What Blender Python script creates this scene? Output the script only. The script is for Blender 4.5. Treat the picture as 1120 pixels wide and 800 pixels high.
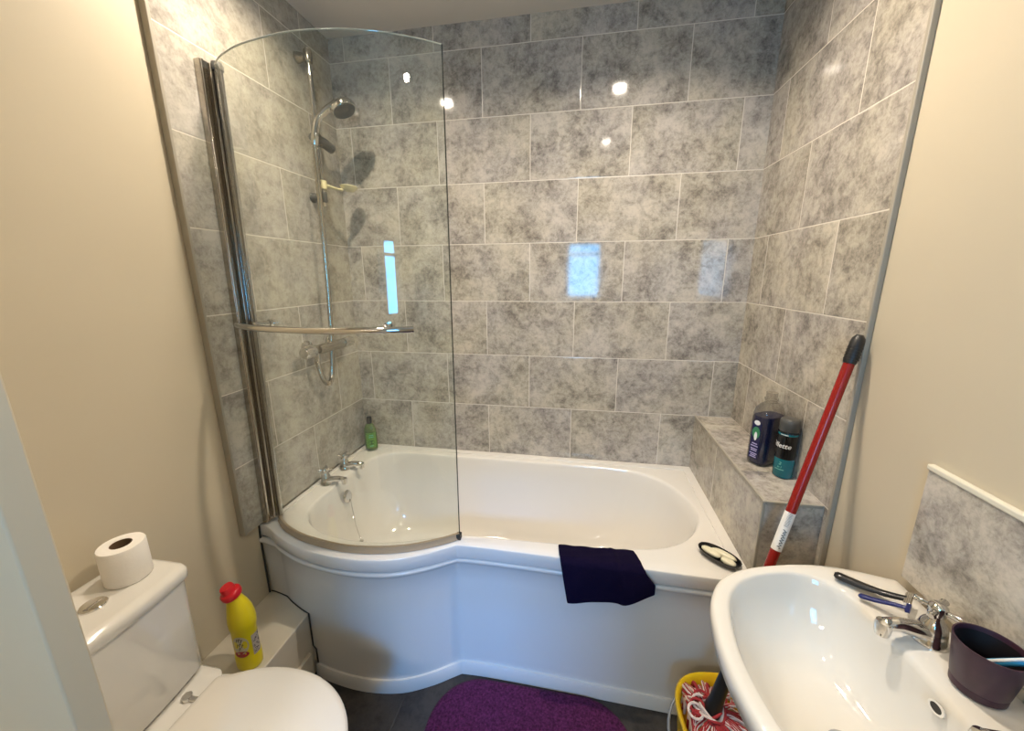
import bpy, bmesh, math, random
from mathutils import Vector, Matrix
PI = math.pi
random.seed(7)
for o in list(bpy.data.objects): bpy.data.objects.remove(o)
scene = bpy.context.scene
C = scene.collection

# ------------------------------------------------------------------ camera, exposure, lights
W = 1.7748                     # width of the alcove between the tile faces
CEIL = 2.405
cam_d = bpy.data.cameras.new('camera'); cam_d.sensor_width = 36; cam_d.lens = 36 * 419.18 / 1120
cam_d.clip_start = 0.02
cam = bpy.data.objects.new('camera', cam_d); C.objects.link(cam)
R = ((0.98471151, -0.17089895, -0.03371647), (0.17408941, 0.95883534, 0.2243383), (-0.00601064, -0.22677818, 0.97392789))
m = Matrix(((R[0][0], R[0][2], -R[0][1], 1.10193), (R[1][0], R[1][2], -R[1][1], -1.74178), (R[2][0], R[2][2], -R[2][1], 1.41485), (0, 0, 0, 1)))
cam.matrix_world = m
scene.camera = cam
scene.view_settings.view_transform = 'Standard'; scene.view_settings.look = 'None'
scene.view_settings.gamma = 1; scene.view_settings.use_curve_mapping = False
scene.view_settings.exposure = 0.45
world = bpy.data.worlds.new('world'); scene.world = world; world.use_nodes = True
world.node_tree.nodes['Background'].inputs[0].default_value = (0.35, 0.55, 1.0, 1)
world.node_tree.nodes['Background'].inputs[1].default_value = 1.0

SPOTS = [(0.30, -0.66), (1.27, -0.66), (0.35, -1.50), (1.25, -1.53)]
SPOT_W = [6.0, 9.2, 3.2, 1.15]
WARM = (1.0, 0.855, 0.685)
def add_light(name, kind, loc, energy, color, rot=(0, 0, 0), **kw):
    d = bpy.data.lights.new(name, kind); d.energy = energy; d.color = color
    for k, v in kw.items(): setattr(d, k, v)
    o = bpy.data.objects.new(name, d); o.location = loc; o.rotation_euler = rot; C.objects.link(o); return o
for i, (x, y) in enumerate(SPOTS):
    add_light('downlight_lamp', 'AREA', (x, y, CEIL - 0.014), SPOT_W[i], WARM, shape='DISK', size=0.055, spread=math.radians([150, 145, 150, 150][i]))
# daylight outside the window behind the photographer
add_light('window_daylight', 'AREA', (1.12, -2.72, 1.47), 20, (0.07, 0.47, 1.0), rot=(math.radians(90), 0, 0), shape='RECTANGLE', size=0.44, size_y=0.66)

# added fill light, entering by an invented doorway behind the photographer
add_light('fill_light', 'AREA', (0.40, -2.95, 2.17), 20.0, (1.0, 0.93, 0.82), rot=(math.radians(30), 0, 0), shape='RECTANGLE', size=0.6, size_y=0.25)
# low sky light coming down through the same window onto the front of the bath
_src = Vector((1.80, -6.85, 4.09)); _dir = (Vector((1.12, -2.62, 1.47)) - _src).normalized()
sky = add_light('sky_light', 'AREA', _src, 560, (0.10, 0.36, 1.0), shape='RECTANGLE', size=1.3, size_y=0.7)
sky.rotation_euler = _dir.to_track_quat('-Z', 'Y').to_euler()

# ------------------------------------------------------------------ materials
def mat(name, col, rough=0.5, metal=0.0, spec=0.5, coat=0.0, noise=0.0, nscale=20, bump=0.0, bscale=200, sheen=0, trans=0, ior=1.5):
    mt = bpy.data.materials.new(name); mt.use_nodes = True
    nt = mt.node_tree; b = nt.nodes['Principled BSDF']
    b.inputs['Base Color'].default_value = (*col, 1); b.inputs['Roughness'].default_value = rough
    b.inputs['Metallic'].default_value = metal; b.inputs['Specular IOR Level'].default_value = spec
    b.inputs['Coat Weight'].default_value = coat; b.inputs['Sheen Weight'].default_value = sheen
    b.inputs['Transmission Weight'].default_value = trans; b.inputs['IOR'].default_value = ior
    tc = nt.nodes.new('ShaderNodeTexCoord')
    if noise > 0:
        n = nt.nodes.new('ShaderNodeTexNoise'); n.inputs['Scale'].default_value = nscale; n.inputs['Detail'].default_value = 6
        nt.links.new(tc.outputs['Object'], n.inputs['Vector'])
        r = nt.nodes.new('ShaderNodeValToRGB')
        r.color_ramp.elements[0].position = .3; r.color_ramp.elements[1].position = .7
        r.color_ramp.elements[0].color = (*[c * (1 - noise) for c in col], 1)
        r.color_ramp.elements[1].color = (*[min(1, c * (1 + noise)) for c in col], 1)
        nt.links.new(n.outputs['Fac'], r.inputs['Fac']); nt.links.new(r.outputs['Color'], b.inputs['Base Color'])
    if bump > 0:
        n = nt.nodes.new('ShaderNodeTexNoise'); n.inputs['Scale'].default_value = bscale; n.inputs['Detail'].default_value = 4
        nt.links.new(tc.outputs['Object'], n.inputs['Vector'])
        bm_ = nt.nodes.new('ShaderNodeBump'); bm_.inputs['Strength'].default_value = bump; bm_.inputs['Distance'].default_value = 0.002
        nt.links.new(n.outputs['Fac'], bm_.inputs['Height']); nt.links.new(bm_.outputs['Normal'], b.inputs['Normal'])
    return mt

def tile_mat(name, ua, va, u0, v0=0.80, pu=0.402, pv=0.252, grout=True, dark=(0.205, 0.187, 0.165), light=(0.60, 0.555, 0.48), rough=0.07, gcol=(0.70, 0.65, 0.57), gw=0.0016, tscale=1.0):
    mt = bpy.data.materials.new(name); mt.use_nodes = True
    nt = mt.node_tree; N = nt.nodes; L = nt.links; b = N['Principled BSDF']
    geo = N.new('ShaderNodeNewGeometry'); sep = N.new('ShaderNodeSeparateXYZ'); L.new(geo.outputs['Position'], sep.inputs[0])
    def M(op, a, c=None, d=None):
        n = N.new('ShaderNodeMath'); n.operation = op
        for i, v in enumerate((a, c, d)):
            if v is None: continue
            if isinstance(v, (int, float)): n.inputs[i].default_value = v
            else: L.new(v, n.inputs[i])
        return n.outputs[0]
    U = sep.outputs[ua]; V = sep.outputs[va]
    v = M('DIVIDE', M('SUBTRACT', V, v0), pv)
    row = M('FLOOR', v)
    odd = M('ABSOLUTE', M('MODULO', row, 2.0))
    u = M('ADD', M('DIVIDE', M('SUBTRACT', U, u0), pu), M('MULTIPLY', odd, 0.5))
    colm = M('FLOOR', u)
    fu = M('SUBTRACT', u, colm); fv = M('SUBTRACT', v, row)
    du = M('MULTIPLY', M('MINIMUM', fu, M('SUBTRACT', 1.0, fu)), pu)
    dv = M('MULTIPLY', M('MINIMUM', fv, M('SUBTRACT', 1.0, fv)), pv)
    dmin = M('MINIMUM', du, dv)
    cmb = N.new('ShaderNodeCombineXYZ'); L.new(row, cmb.inputs[0]); L.new(colm, cmb.inputs[1])
    wn = N.new('ShaderNodeTexWhiteNoise'); L.new(cmb.outputs[0], wn.inputs['Vector'])
    sc = N.new('ShaderNodeVectorMath'); sc.operation = 'SCALE'; sc.inputs['Scale'].default_value = 9.0; L.new(wn.outputs['Color'], sc.inputs[0])
    ad = N.new('ShaderNodeVectorMath'); ad.operation = 'ADD'; L.new(geo.outputs['Position'], ad.inputs[0]); L.new(sc.outputs[0], ad.inputs[1])
    P = ad.outputs[0]
    def noise(s, det, rgh, dist=0.0, vec=P):
        n = N.new('ShaderNodeTexNoise'); n.inputs['Scale'].default_value = s * tscale; n.inputs['Detail'].default_value = det
        n.inputs['Roughness'].default_value = rgh; n.inputs['Distortion'].default_value = dist; L.new(vec, n.inputs['Vector']); return n
    n1 = noise(7.0, 9, 0.62, 0.25); n2 = noise(24, 7, 0.7, 0.5); n3 = noise(9, 5, 0.6, 0.4)
    n4 = noise(62, 5, 0.7, 0.3)
    def S(x, a, c):
        n = N.new('ShaderNodeMapRange'); n.interpolation_type = 'SMOOTHSTEP'; n.inputs['From Min'].default_value = a; n.inputs['From Max'].default_value = c; L.new(x, n.inputs['Value']); return n.outputs[0]
    n5 = noise(150, 3, 0.6)
    mix = M('ADD', M('MULTIPLY', n1.outputs['Fac'], 0.52), M('MULTIPLY', S(n2.outputs['Fac'], 0.36, 0.62), 0.095))
    mix = M('ADD', mix, M('MULTIPLY', S(n4.outputs['Fac'], 0.34, 0.60), 0.070))
    mix = M('ADD', mix, M('MULTIPLY', n5.outputs['Fac'], 0.10))
    mix = M('ADD', mix, 0.100)
    # cloudy contour lines like limestone
    vein = M('ABSOLUTE', M('SUBTRACT', n3.outputs['Fac'], 0.5))
    veinm = M('MULTIPLY', M('SUBTRACT', 1.0, M('MINIMUM', M('MULTIPLY', vein, 40.0), 1.0)), 0.035)
    f = M('SUBTRACT', mix, veinm)
    ramp = N.new('ShaderNodeValToRGB'); cr = ramp.color_ramp
    cr.elements[0].position = 0.36; cr.elements[0].color = (*dark, 1)
    cr.elements[1].position = 0.62; cr.elements[1].color = (*light, 1)
    for p, t in ((0.44, 0.34), (0.49, 0.55), (0.55, 0.78)):
        e = cr.elements.new(p); e.color = (*[dark[i] + (light[i] - dark[i]) * t for i in range(3)], 1)
    L.new(f, ramp.inputs['Fac'])
    # hue wander: warm and slightly violet patches
    hn = noise(3.2, 2, 0.5)
    hr = N.new('ShaderNodeValToRGB'); hr.color_ramp.elements[0].position = .38; hr.color_ramp.elements[1].position = .62
    hr.color_ramp.elements[0].color = (0.97, 0.965, 1.0, 1); hr.color_ramp.elements[1].color = (1.0, 0.985, 0.93, 1)
    L.new(hn.outputs['Fac'], hr.inputs['Fac'])
    mu = N.new('ShaderNodeMix'); mu.data_type = 'RGBA'; mu.blend_type = 'MULTIPLY'; mu.inputs[0].default_value = 1.0
    L.new(ramp.outputs['Color'], mu.inputs[6]); L.new(hr.outputs['Color'], mu.inputs[7])
    last = mu.outputs[2]
    b.inputs['Roughness'].default_value = rough
    if grout:
        mr = N.new('ShaderNodeMapRange'); mr.inputs['From Min'].default_value = gw * 0.75; mr.inputs['From Max'].default_value = gw * 1.25
        mr.inputs['To Min'].default_value = 1; mr.inputs['To Max'].default_value = 0; L.new(dmin, mr.inputs['Value'])
        mg = N.new('ShaderNodeMix'); mg.data_type = 'RGBA'; L.new(mr.outputs[0], mg.inputs[0]); L.new(last, mg.inputs[6]); mg.inputs[7].default_value = (*gcol, 1)
        last = mg.outputs[2]
        rr = M('ADD', M('MULTIPLY', mr.outputs[0], 0.35), rough); L.new(rr, b.inputs['Roughness'])
        bh = N.new('ShaderNodeMapRange'); bh.inputs['From Min'].default_value = 0; bh.inputs['From Max'].default_value = gw * 2.2; L.new(dmin, bh.inputs['Value'])
        bp = N.new('ShaderNodeBump'); bp.inputs['Strength'].default_value = 0.6; bp.inputs['Distance'].default_value = 0.001
        L.new(bh.outputs[0], bp.inputs['Height']); L.new(bp.outputs['Normal'], b.inputs['Normal'])
    L.new(last, b.inputs['Base Color'])
    b.inputs['Specular IOR Level'].default_value = 0.5
    return mt

M_ = {}
M_['back_tile'] = tile_mat('back_tile', 0, 2, 0.4724)
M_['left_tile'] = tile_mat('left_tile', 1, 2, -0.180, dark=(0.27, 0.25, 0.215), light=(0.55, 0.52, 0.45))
M_['right_tile'] = tile_mat('right_tile', 1, 2, -0.1204)
M_['ledge_tile'] = tile_mat('ledge_tile', 1, 2, -0.501)
M_['plain_tile'] = tile_mat('plain_tile', 1, 2, -0.501, grout=False)
M_['floor_tile'] = tile_mat('floor_tile', 0, 1, 0.55, v0=-0.35, pu=0.6, pv=0.3, dark=(0.013, 0.011, 0.010), light=(0.045, 0.039, 0.035), rough=0.35, gcol=(0.03, 0.027, 0.025), gw=0.002)
M_['cream_paint'] = mat('cream_paint', (0.60, 0.527, 0.395), 0.55, noise=0.025, nscale=2.5, bump=0.04, bscale=60)
M_['ceiling_paint'] = mat('ceiling_paint', (0.66, 0.62, 0.56), 0.7, noise=0.02, nscale=3)
M_['boxing_paint'] = mat('boxing_paint', (0.66, 0.60, 0.49), 0.4, noise=0.04, nscale=9)
M_['trim'] = mat('trim', (0.36, 0.33, 0.27), 0.5)
M_['trim_white'] = mat('trim_white', (0.72, 0.69, 0.58), 0.3)
M_['acrylic'] = mat('acrylic', (0.80, 0.77, 0.72), 0.11, coat=0.3)
M_['panel'] = mat('panel', (0.70, 0.67, 0.62), 0.24)
M_['ceramic'] = mat('ceramic', (0.70, 0.675, 0.62), 0.06, coat=0.3)
M_['seat'] = mat('seat', (0.71, 0.67, 0.60), 0.12)
M_['chrome'] = mat('chrome', (0.70, 0.68, 0.65), 0.07, metal=1.0)
M_['satin'] = mat('satin', (0.50, 0.46, 0.40), 0.2, metal=1.0)
M_['grey_plastic'] = mat('grey_plastic', (0.075, 0.075, 0.07), 0.35)
M_['dark_rubber'] = mat('dark_rubber', (0.012, 0.012, 0.012), 0.45)
M_['sealant'] = mat('sealant', (0.03, 0.028, 0.025), 0.6)  # also colours the core that stands for the rim gap's shadow
M_['seal_strip'] = mat('seal_strip', (0.40, 0.30, 0.19), 0.22)
M_['cream_plastic'] = mat('cream_plastic', (0.80, 0.72, 0.42), 0.35)
M_['red'] = mat('red', (0.27, 0.008, 0.005), 0.25)
M_['red_cap'] = mat('red_cap', (0.62, 0.01, 0.02), 0.3)
M_['yellow'] = mat('yellow', (0.80, 0.66, 0.01), 0.3)
M_['bucket_yellow'] = mat('bucket_yellow', (0.72, 0.47, 0.01), 0.35)
M_['paper'] = mat('paper', (0.86, 0.82, 0.76), 0.85, bump=0.25, bscale=120)
M_['card'] = mat('card', (0.16, 0.10, 0.055), 0.9)
M_['black'] = mat('black', (0.008, 0.008, 0.009), 0.3)
M_['black_gloss'] = mat('black_gloss', (0.006, 0.006, 0.007), 0.12)
M_['blue'] = mat('blue', (0.004, 0.012, 0.11), 0.3)
M_['light_blue'] = mat('light_blue', (0.05, 0.33, 0.62), 0.3)
M_['navy_liquid'] = mat('navy_liquid', (0.006, 0.007, 0.06), 0.12)
M_['teal'] = mat('teal', (0.0, 0.16, 0.21), 0.25)
M_['white_ink'] = mat('white_ink', (0.85, 0.85, 0.85), 0.4)
M_['lilac_ink'] = mat('lilac_ink', (0.38, 0.36, 0.62), 0.4)
M_['pale_teal_ink'] = mat('pale_teal_ink', (0.15, 0.62, 0.55), 0.4)
M_['red_ink'] = mat('red_ink', (0.42, 0.03, 0.03), 0.4)
M_['dark_ink'] = mat('dark_ink', (0.08, 0.06, 0.07), 0.5)
M_['label_white'] = mat('label_white', (0.62, 0.56, 0.36), 0.45)
M_['label_grey'] = mat('label_grey', (0.50, 0.43, 0.36), 0.5, noise=.15, nscale=140)
M_['soap'] = mat('soap', (0.80, 0.76, 0.58), 0.4)
M_['green_label'] = mat('green_label', (0.10, 0.27, 0.035), 0.4)
M_['dark_green'] = mat('dark_green', (0.02, 0.09, 0.015), 0.4)
M_['leaf_green'] = mat('leaf_green', (0.03, 0.22, 0.09), 0.4)
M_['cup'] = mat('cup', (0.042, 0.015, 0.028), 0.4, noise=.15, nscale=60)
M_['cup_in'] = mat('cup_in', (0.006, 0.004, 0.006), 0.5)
M_['towel'] = mat('towel', (0.0055, 0.003, 0.019), 0.95, spec=0.1, bump=1.0, bscale=420)
M_['wall_white'] = mat('wall_white', (0.66, 0.62, 0.55), 0.5)
M_['grey_wire'] = mat('grey_wire', (0.22, 0.24, 0.27), 0.4, metal=0.4)
M_['mop_white'] = mat('mop_white', (0.72, 0.60, 0.55), 0.9, bump=.8, bscale=500)
M_['mop_red'] = mat('mop_red', (0.34, 0.025, 0.03), 0.9, bump=.8, bscale=500)
M_['bristle'] = mat('bristle', (0.8, 0.82, 0.85), 0.5)

def glass_mat(name, tint, refl=1.0):
    mt = bpy.data.materials.new(name); mt.use_nodes = True; nt = mt.node_tree; N = nt.nodes; L = nt.links
    N.remove(N['Principled BSDF']); out = N['Material Output']
    tr = N.new('ShaderNodeBsdfTransparent'); tr.inputs[0].default_value = (*tint, 1)
    gl = N.new('ShaderNodeBsdfGlossy'); gl.inputs['Roughness'].default_value = 0.015
    ge = N.new('ShaderNodeNewGeometry'); mr = N.new('ShaderNodeMapRange')
    mr.inputs['To Min'].default_value = 1.5; mr.inputs['To Max'].default_value = 1 / 1.5
    L.new(ge.outputs['Backfacing'], mr.inputs['Value'])
    fr = N.new('ShaderNodeFresnel'); L.new(mr.outputs[0], fr.inputs['IOR'])
    mu = N.new('ShaderNodeMath'); mu.operation = 'MULTIPLY'; mu.inputs[1].default_value = refl; L.new(fr.outputs[0], mu.inputs[0])
    mx = N.new('ShaderNodeMixShader'); L.new(mu.outputs[0], mx.inputs[0]); L.new(tr.outputs[0], mx.inputs[1]); L.new(gl.outputs[0], mx.inputs[2])
    # thin film of limescale
    df = N.new('ShaderNodeBsdfDiffuse'); df.inputs[0].default_value = (0.75, 0.78, 0.72, 1)
    tc = N.new('ShaderNodeTexCoord'); mp = N.new('ShaderNodeMapping'); mp.inputs['Scale'].default_value = (9, 9, 1.6); L.new(tc.outputs['Object'], mp.inputs[0])
    no = N.new('ShaderNodeTexNoise'); no.inputs['Scale'].default_value = 1.5; no.inputs['Detail'].default_value = 5; L.new(mp.outputs[0], no.inputs['Vector'])
    m2 = N.new('ShaderNodeMapRange'); m2.inputs['From Min'].default_value = .35; m2.inputs['From Max'].default_value = .75
    m2.inputs['To Min'].default_value = 0.008; m2.inputs['To Max'].default_value = 0.04; L.new(no.outputs['Fac'], m2.inputs['Value'])
    mx2 = N.new('ShaderNodeMixShader'); L.new(m2.outputs[0], mx2.inputs[0]); L.new(mx.outputs[0], mx2.inputs[1]); L.new(df.outputs[0], mx2.inputs[2])
    L.new(mx2.outputs[0], out.inputs['Surface']); return mt
M_['glass'] = glass_mat('glass', (0.965, 0.98, 0.955))
M_['edge_glass'] = mat('edge_glass', (0.36, 0.38, 0.33), 0.1, coat=.5)
M_['glass_edge'] = mat('glass_edge', (0.03, 0.035, 0.03), 0.15)
M_['clear_plastic'] = glass_mat('clear_plastic', (0.80, 0.79, 0.77), 1.5)
M_['green_plastic'] = mat('green_plastic', (0.11, 0.17, 0.06), 0.12, coat=.4)

def mat_rug():
    mt = mat('rug', (0.066, 0.012, 0.050), 0.95, spec=0.1, sheen=0.05, noise=.55, nscale=150, bump=1.0, bscale=170); return mt
M_['rug'] = mat_rug()
def emit(name, col, s):
    mt = bpy.data.materials.new(name); mt.use_nodes = True; nt = mt.node_tree
    e = nt.nodes.new('ShaderNodeEmission'); e.inputs[0].default_value = (*col, 1); e.inputs[1].default_value = s
    nt.links.new(e.outputs[0], nt.nodes['Material Output'].inputs[0]); return mt
M_['lamp_lens'] = emit('lamp_lens', (1, .93, .8), 70)
M_['sky_glow'] = emit('sky_glow', (0.25, 0.58, 1.0), 9)

# ------------------------------------------------------------------ mesh helpers
class MB:
    def __init__(s): s.v = []; s.f = []; s.mi = []
    def add(s, vs, fs, mi=0):
        o = len(s.v); s.v += [tuple(v) for v in vs]; s.f += [tuple(i + o for i in f) for f in fs]; s.mi += [mi] * len(fs); return s
    def box(s, a, b, mi=0, rot=None, c=None):
        vs = [(x, y, z) for x in (a[0], b[0]) for y in (a[1], b[1]) for z in (a[2], b[2])]
        fs = [(0, 1, 3, 2), (4, 6, 7, 5), (0, 4, 5, 1), (2, 3, 7, 6), (0, 2, 6, 4), (1, 5, 7, 3)]
        if rot is not None:
            c = Vector(c); vs = [c + rot @ (Vector(v) - c) for v in vs]
        return s.add(vs, fs, mi)
    def loft(s, rings, cap0=True, cap1=True, closed=True, mi=0):
        n = len(rings[0]); vs = [p for r in rings for p in r]; fs = []
        for i in range(len(rings) - 1):
            for j in range(n if closed else n - 1):
                k = (j + 1) % n; fs.append((i * n + j, i * n + k, (i + 1) * n + k, (i + 1) * n + j))
        if cap0: fs.append(tuple(range(n - 1, -1, -1)))
        if cap1: fs.append(tuple((len(rings) - 1) * n + j for j in range(n)))
        return s.add(vs, fs, mi)
    def lathe(s, prof, seg=28, c=(0, 0, 0), mtx=None, mi=0, cap0=True, cap1=True, sx=1, sy=1):
        rings = []
        for r, z in prof:
            ring = []
            for j in range(seg):
                a = 2 * PI * j / seg; p = Vector((r * math.cos(a) * sx, r * math.sin(a) * sy, z))
                if mtx is not None: p = mtx @ p
                ring.append(p + Vector(c))
            rings.append(ring)
        return s.loft(rings, cap0, cap1, True, mi)
    def tube(s, pts, r, seg=12, mi=0, caps=True, flat=1.0):
        pts = [Vector(p) for p in pts]; n = len(pts)
        rs = r if isinstance(r, (list, tuple)) else [r] * n
        t = (pts[1] - pts[0]).normalized()
        up = Vector((0, 0, 1)) if abs(t.z) < .9 else Vector((0, 1, 0))
        nrm = (up - t * up.dot(t)).normalized(); rings = []
        for i in range(n):
            t2 = (pts[min(i + 1, n - 1)] - pts[max(i - 1, 0)]).normalized()
            nrm = (nrm - t2 * nrm.dot(t2)).normalized(); bn = t2.cross(nrm)
            rings.append([pts[i] + (nrm * math.cos(2 * PI * j / seg) * flat + bn * math.sin(2 * PI * j / seg)) * rs[i] for j in range(seg)])
        return s.loft(rings, caps, caps, True, mi)
    def build(s, name, mats, parent=None, smooth=True, bevel=0, angle=40, subsurf=0):
        me = bpy.data.meshes.new(name); me.from_pydata(s.v, [], s.f)
        ml = mats if isinstance(mats, (list, tuple)) else [mats]
        for q in ml: me.materials.append(M_[q])
        me.polygons.foreach_set('material_index', s.mi)
        bm = bmesh.new(); bm.from_mesh(me); bmesh.ops.recalc_face_normals(bm, faces=bm.faces); bm.to_mesh(me); bm.free()
        if smooth:
            me.polygons.foreach_set('use_smooth', [True] * len(me.polygons)); me.set_sharp_from_angle(angle=math.radians(angle))
        o = bpy.data.objects.new(name, me); C.objects.link(o)
        if bevel:
            bv = o.modifiers.new('bevel', 'BEVEL'); bv.width = bevel; bv.segments = 3; bv.limit_method = 'ANGLE'; bv.angle_limit = math.radians(40)
            bv.harden_normals = False
        if subsurf:
            ss = o.modifiers.new('sub', 'SUBSURF'); ss.levels = subsurf; ss.render_levels = subsurf
        if parent is not None:
            o.parent = parent; o.matrix_parent_inverse = parent.matrix_world.inverted()
        return o
def thing(name, loc, label, cat, group=None):
    o = bpy.data.objects.new(name, None); o.location = loc; C.objects.link(o); o.empty_display_size = .05
    o['label'] = label; o['category'] = cat
    if group: o['group'] = group
    bpy.context.view_layer.update(); return o
def tag(o, label, cat, group=None):
    o['label'] = label; o['category'] = cat
    if group: o['group'] = group
    return o
def struct(o): o['kind'] = 'structure'; return o
def lab(o, t): o['label'] = t; return o
def cr_pts(P, n=8, closed=False):
    P = [Vector(p) for p in P]; out = []; N = len(P)
    rng = range(N if closed else N - 1)
    for i in rng:
        if closed: a, b, c, d = P[(i - 1) % N], P[i], P[(i + 1) % N], P[(i + 2) % N]
        else: a, b, c, d = P[max(i - 1, 0)], P[i], P[i + 1], P[min(i + 2, N - 1)]
        for k in range(n):
            t = k / n
            out.append(0.5 * ((2 * b) + (c - a) * t + (2 * a - 5 * b + 4 * c - d) * t * t + (3 * b - a - 3 * c + d) * t ** 3))
    if not closed: out.append(P[-1])
    return out
def text_geo(body, size, shear=0.0, bold=0.0, extrude=0.0):
    cu = bpy.data.curves.new('t', 'FONT'); cu.body = body; cu.size = size; cu.align_x = 'CENTER'; cu.align_y = 'CENTER'
    cu.shear = shear; cu.offset = bold; cu.extrude = extrude; cu.resolution_u = 3
    o = bpy.data.objects.new('t', cu); C.objects.link(o)
    dg = bpy.context.evaluated_depsgraph_get(); me = bpy.data.meshes.new_from_object(o.evaluated_get(dg))
    vs = [v.co.copy() for v in me.vertices]; fs = [tuple(p.vertices) for p in me.polygons]
    bpy.data.objects.remove(o); bpy.data.meshes.remove(me); return vs, fs
def subdiv(vs, fs, cuts):
    me = bpy.data.meshes.new('s'); me.from_pydata(vs, [], fs); bm = bmesh.new(); bm.from_mesh(me)
    bmesh.ops.triangulate(bm, faces=bm.faces)
    bmesh.ops.subdivide_edges(bm, edges=[e for e in bm.edges if e.calc_length() > cuts], cuts=2)
    bm.verts.ensure_lookup_table(); bm.verts.index_update()
    v = [x.co.copy() for x in bm.verts]; f = [tuple(q.index for q in p.verts) for p in bm.faces]; bm.free(); bpy.data.meshes.remove(me); return v, f
def wrap(vs, c, rad, ang, z, eps=0.0006, mtx=None):
    """wrap flat x/y geometry round a vertical cylinder at centre c; ang = facing direction"""
    out = []
    for v in vs:
        a = ang + v.x / rad; r = rad + eps + v.z
        p = Vector((r * math.cos(a), r * math.sin(a), z + v.y))
        if mtx is not None: p = mtx @ p
        out.append(p + Vector(c))
    return out
def patch(w, h, nu=10, nv=2):
    vs = [Vector((w * (i / nu - .5), h * (j / nv - .5), 0)) for j in range(nv + 1) for i in range(nu + 1)]
    fs = [(j * (nu + 1) + i, j * (nu + 1) + i + 1, (j + 1) * (nu + 1) + i + 1, (j + 1) * (nu + 1) + i) for j in range(nv) for i in range(nu)]
    return vs, fs
def ell_patch(w, h, n=24):
    vs = [Vector((0, 0, 0))] + [Vector((w / 2 * math.cos(2 * PI * i / n), h / 2 * math.sin(2 * PI * i / n), 0)) for i in range(n)]
    return vs, [(0, 1 + i, 1 + (i + 1) % n) for i in range(n)]

# ------------------------------------------------------------------ structure
T = 0.01; YB = -2.6
NX, NY0, NY1 = 0.443, -1.456, -1.42     # wall return beside the toilet
struct(MB().box((-.15, -3.65, -.1), (W + .15, .15, 0)).build('floor', 'floor_tile', smooth=False))
struct(MB().box((-.15, -2.75, CEIL), (W + .15, .15, CEIL + .1)).build('ceiling', 'ceiling_paint', smooth=False))
struct(MB().box((-.02, 0, 0), (W + T, .12, CEIL)).build('wall_back', 'back_tile', smooth=False))
TL, TR = -0.7745, -0.703
b = MB().box((-.13, YB, 0), (-.02, .12, CEIL)); b.box((-.02, TL + .006, 0.557), (0, 0, CEIL), mi=1)
struct(b.build('wall_left', ['cream_paint', 'left_tile'], smooth=False))
b = MB().box((W + T, YB, 0), (W + .13, .12, CEIL)); b.box((W, TR + .006, 0.0), (W + T, 0, CEIL), mi=1)
struct(b.build('wall_right', ['cream_paint', 'right_tile'], smooth=False))
struct(MB().box((-.02, TL - .003, 0.555), (0.0025, TL + .006, CEIL)).build('trim_1', 'trim', bevel=.002))
struct(MB().box((W - .0025, TR - .005, 0.0), (W + T, TR + .006, CEIL)).build('trim_2', 'trim', bevel=.002))
# wall behind the photographer, with the window and an invented doorway for fill light
wx0, wx1, wz0, wz1 = 0.93, 1.31, 1.17, 1.77
b = MB()
for a, c in (((-.13, -2.72, 0), (.06, YB, CEIL)), ((.06, -2.72, 2.0), (.78, YB, CEIL)), ((.78, -2.72, 0), (wx0, YB, CEIL)), ((wx1, -2.72, 0), (W + .13, YB, CEIL)), ((wx0, -2.72, 0), (wx1, YB, wz0)), ((wx0, -2.72, wz1), (wx1, YB, CEIL))): b.box(a, c)
struct(b.build('wall_front', 'cream_paint', smooth=False))
b = MB(); fw = .03
for a, c in (((wx0, -2.66, wz0), (wx0 + fw, -2.62, wz1)), ((wx1 - fw, -2.66, wz0), (wx1, -2.62, wz1)), ((wx0 + fw, -2.66, wz0), (wx1 - fw, -2.62, wz0 + fw)), ((wx0 + fw, -2.66, wz1 - fw), (wx1 - fw, -2.62, wz1)), ((wx0 + fw, -2.655, wz1 - .14), (wx1 - fw, -2.625, wz1 - .115))): b.box(a, c)
wf = struct(b.build('window_1', 'wall_white', bevel=.003))
MB().box((wx0 + fw, -2.645, wz0 + fw), (wx1 - fw, -2.64, wz1 - fw)).build('pane', 'glass', wf, smooth=False)
b = MB(); b.box((.02, -2.73, 0), (.06, -2.59, 2.04)); b.box((.78, -2.73, 0), (.82, -2.59, 2.04)); b.box((.06, -2.73, 2.0), (.78, -2.59, 2.04))
struct(b.build('added_door_frame', 'wall_white', bevel=.003))  # invented frame round the opening that admits the fill light
b = MB(); b.box((-.13, -3.6, 0), (-.02, -2.72, 2.2)); b.box((.86, -3.6, 0), (.90, -2.72, 2.2)); b.box((-.13, -3.65, 0), (.90, -3.6, 2.2)); b.box((-.13, -3.65, 2.2), (.90, -2.72, 2.25))
struct(b.build('sky_beam_blocker', 'cream_paint', smooth=False))  # unseen enclosure added to keep the sky beam out of the doorway
# wall return beside the toilet (near left edge of the picture)
struct(MB().box((-.02, NY0, 0), (NX, NY1, CEIL)).build('wall_return', 'cream_paint', bevel=.003))
# tiled ledge at the end of the bath
LX, LY, LZ = 1.6235, -0.680, 0.80
b = MB(); b.box((LX, LY, 0), (W, 0, LZ - .009), mi=0); b.box((LX, LY, LZ - .009), (W, 0, LZ), mi=1)
struct(b.build('wall_ledge', ['ledge_tile', 'plain_tile'], smooth=False))
b = MB(); b.box((LX - .0025, LY - .0025, LZ - .009), (LX + .006, 0, LZ + .0015)); b.box((LX - .0025, LY - .0025, 0.0), (LX + .006, LY + .006, LZ - .009)); b.box((LX + .006, LY - .0025, LZ - .009), (W - .003, LY + .006, LZ + .0015))
struct(b.build('trim_3', 'trim', bevel=.002))
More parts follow.
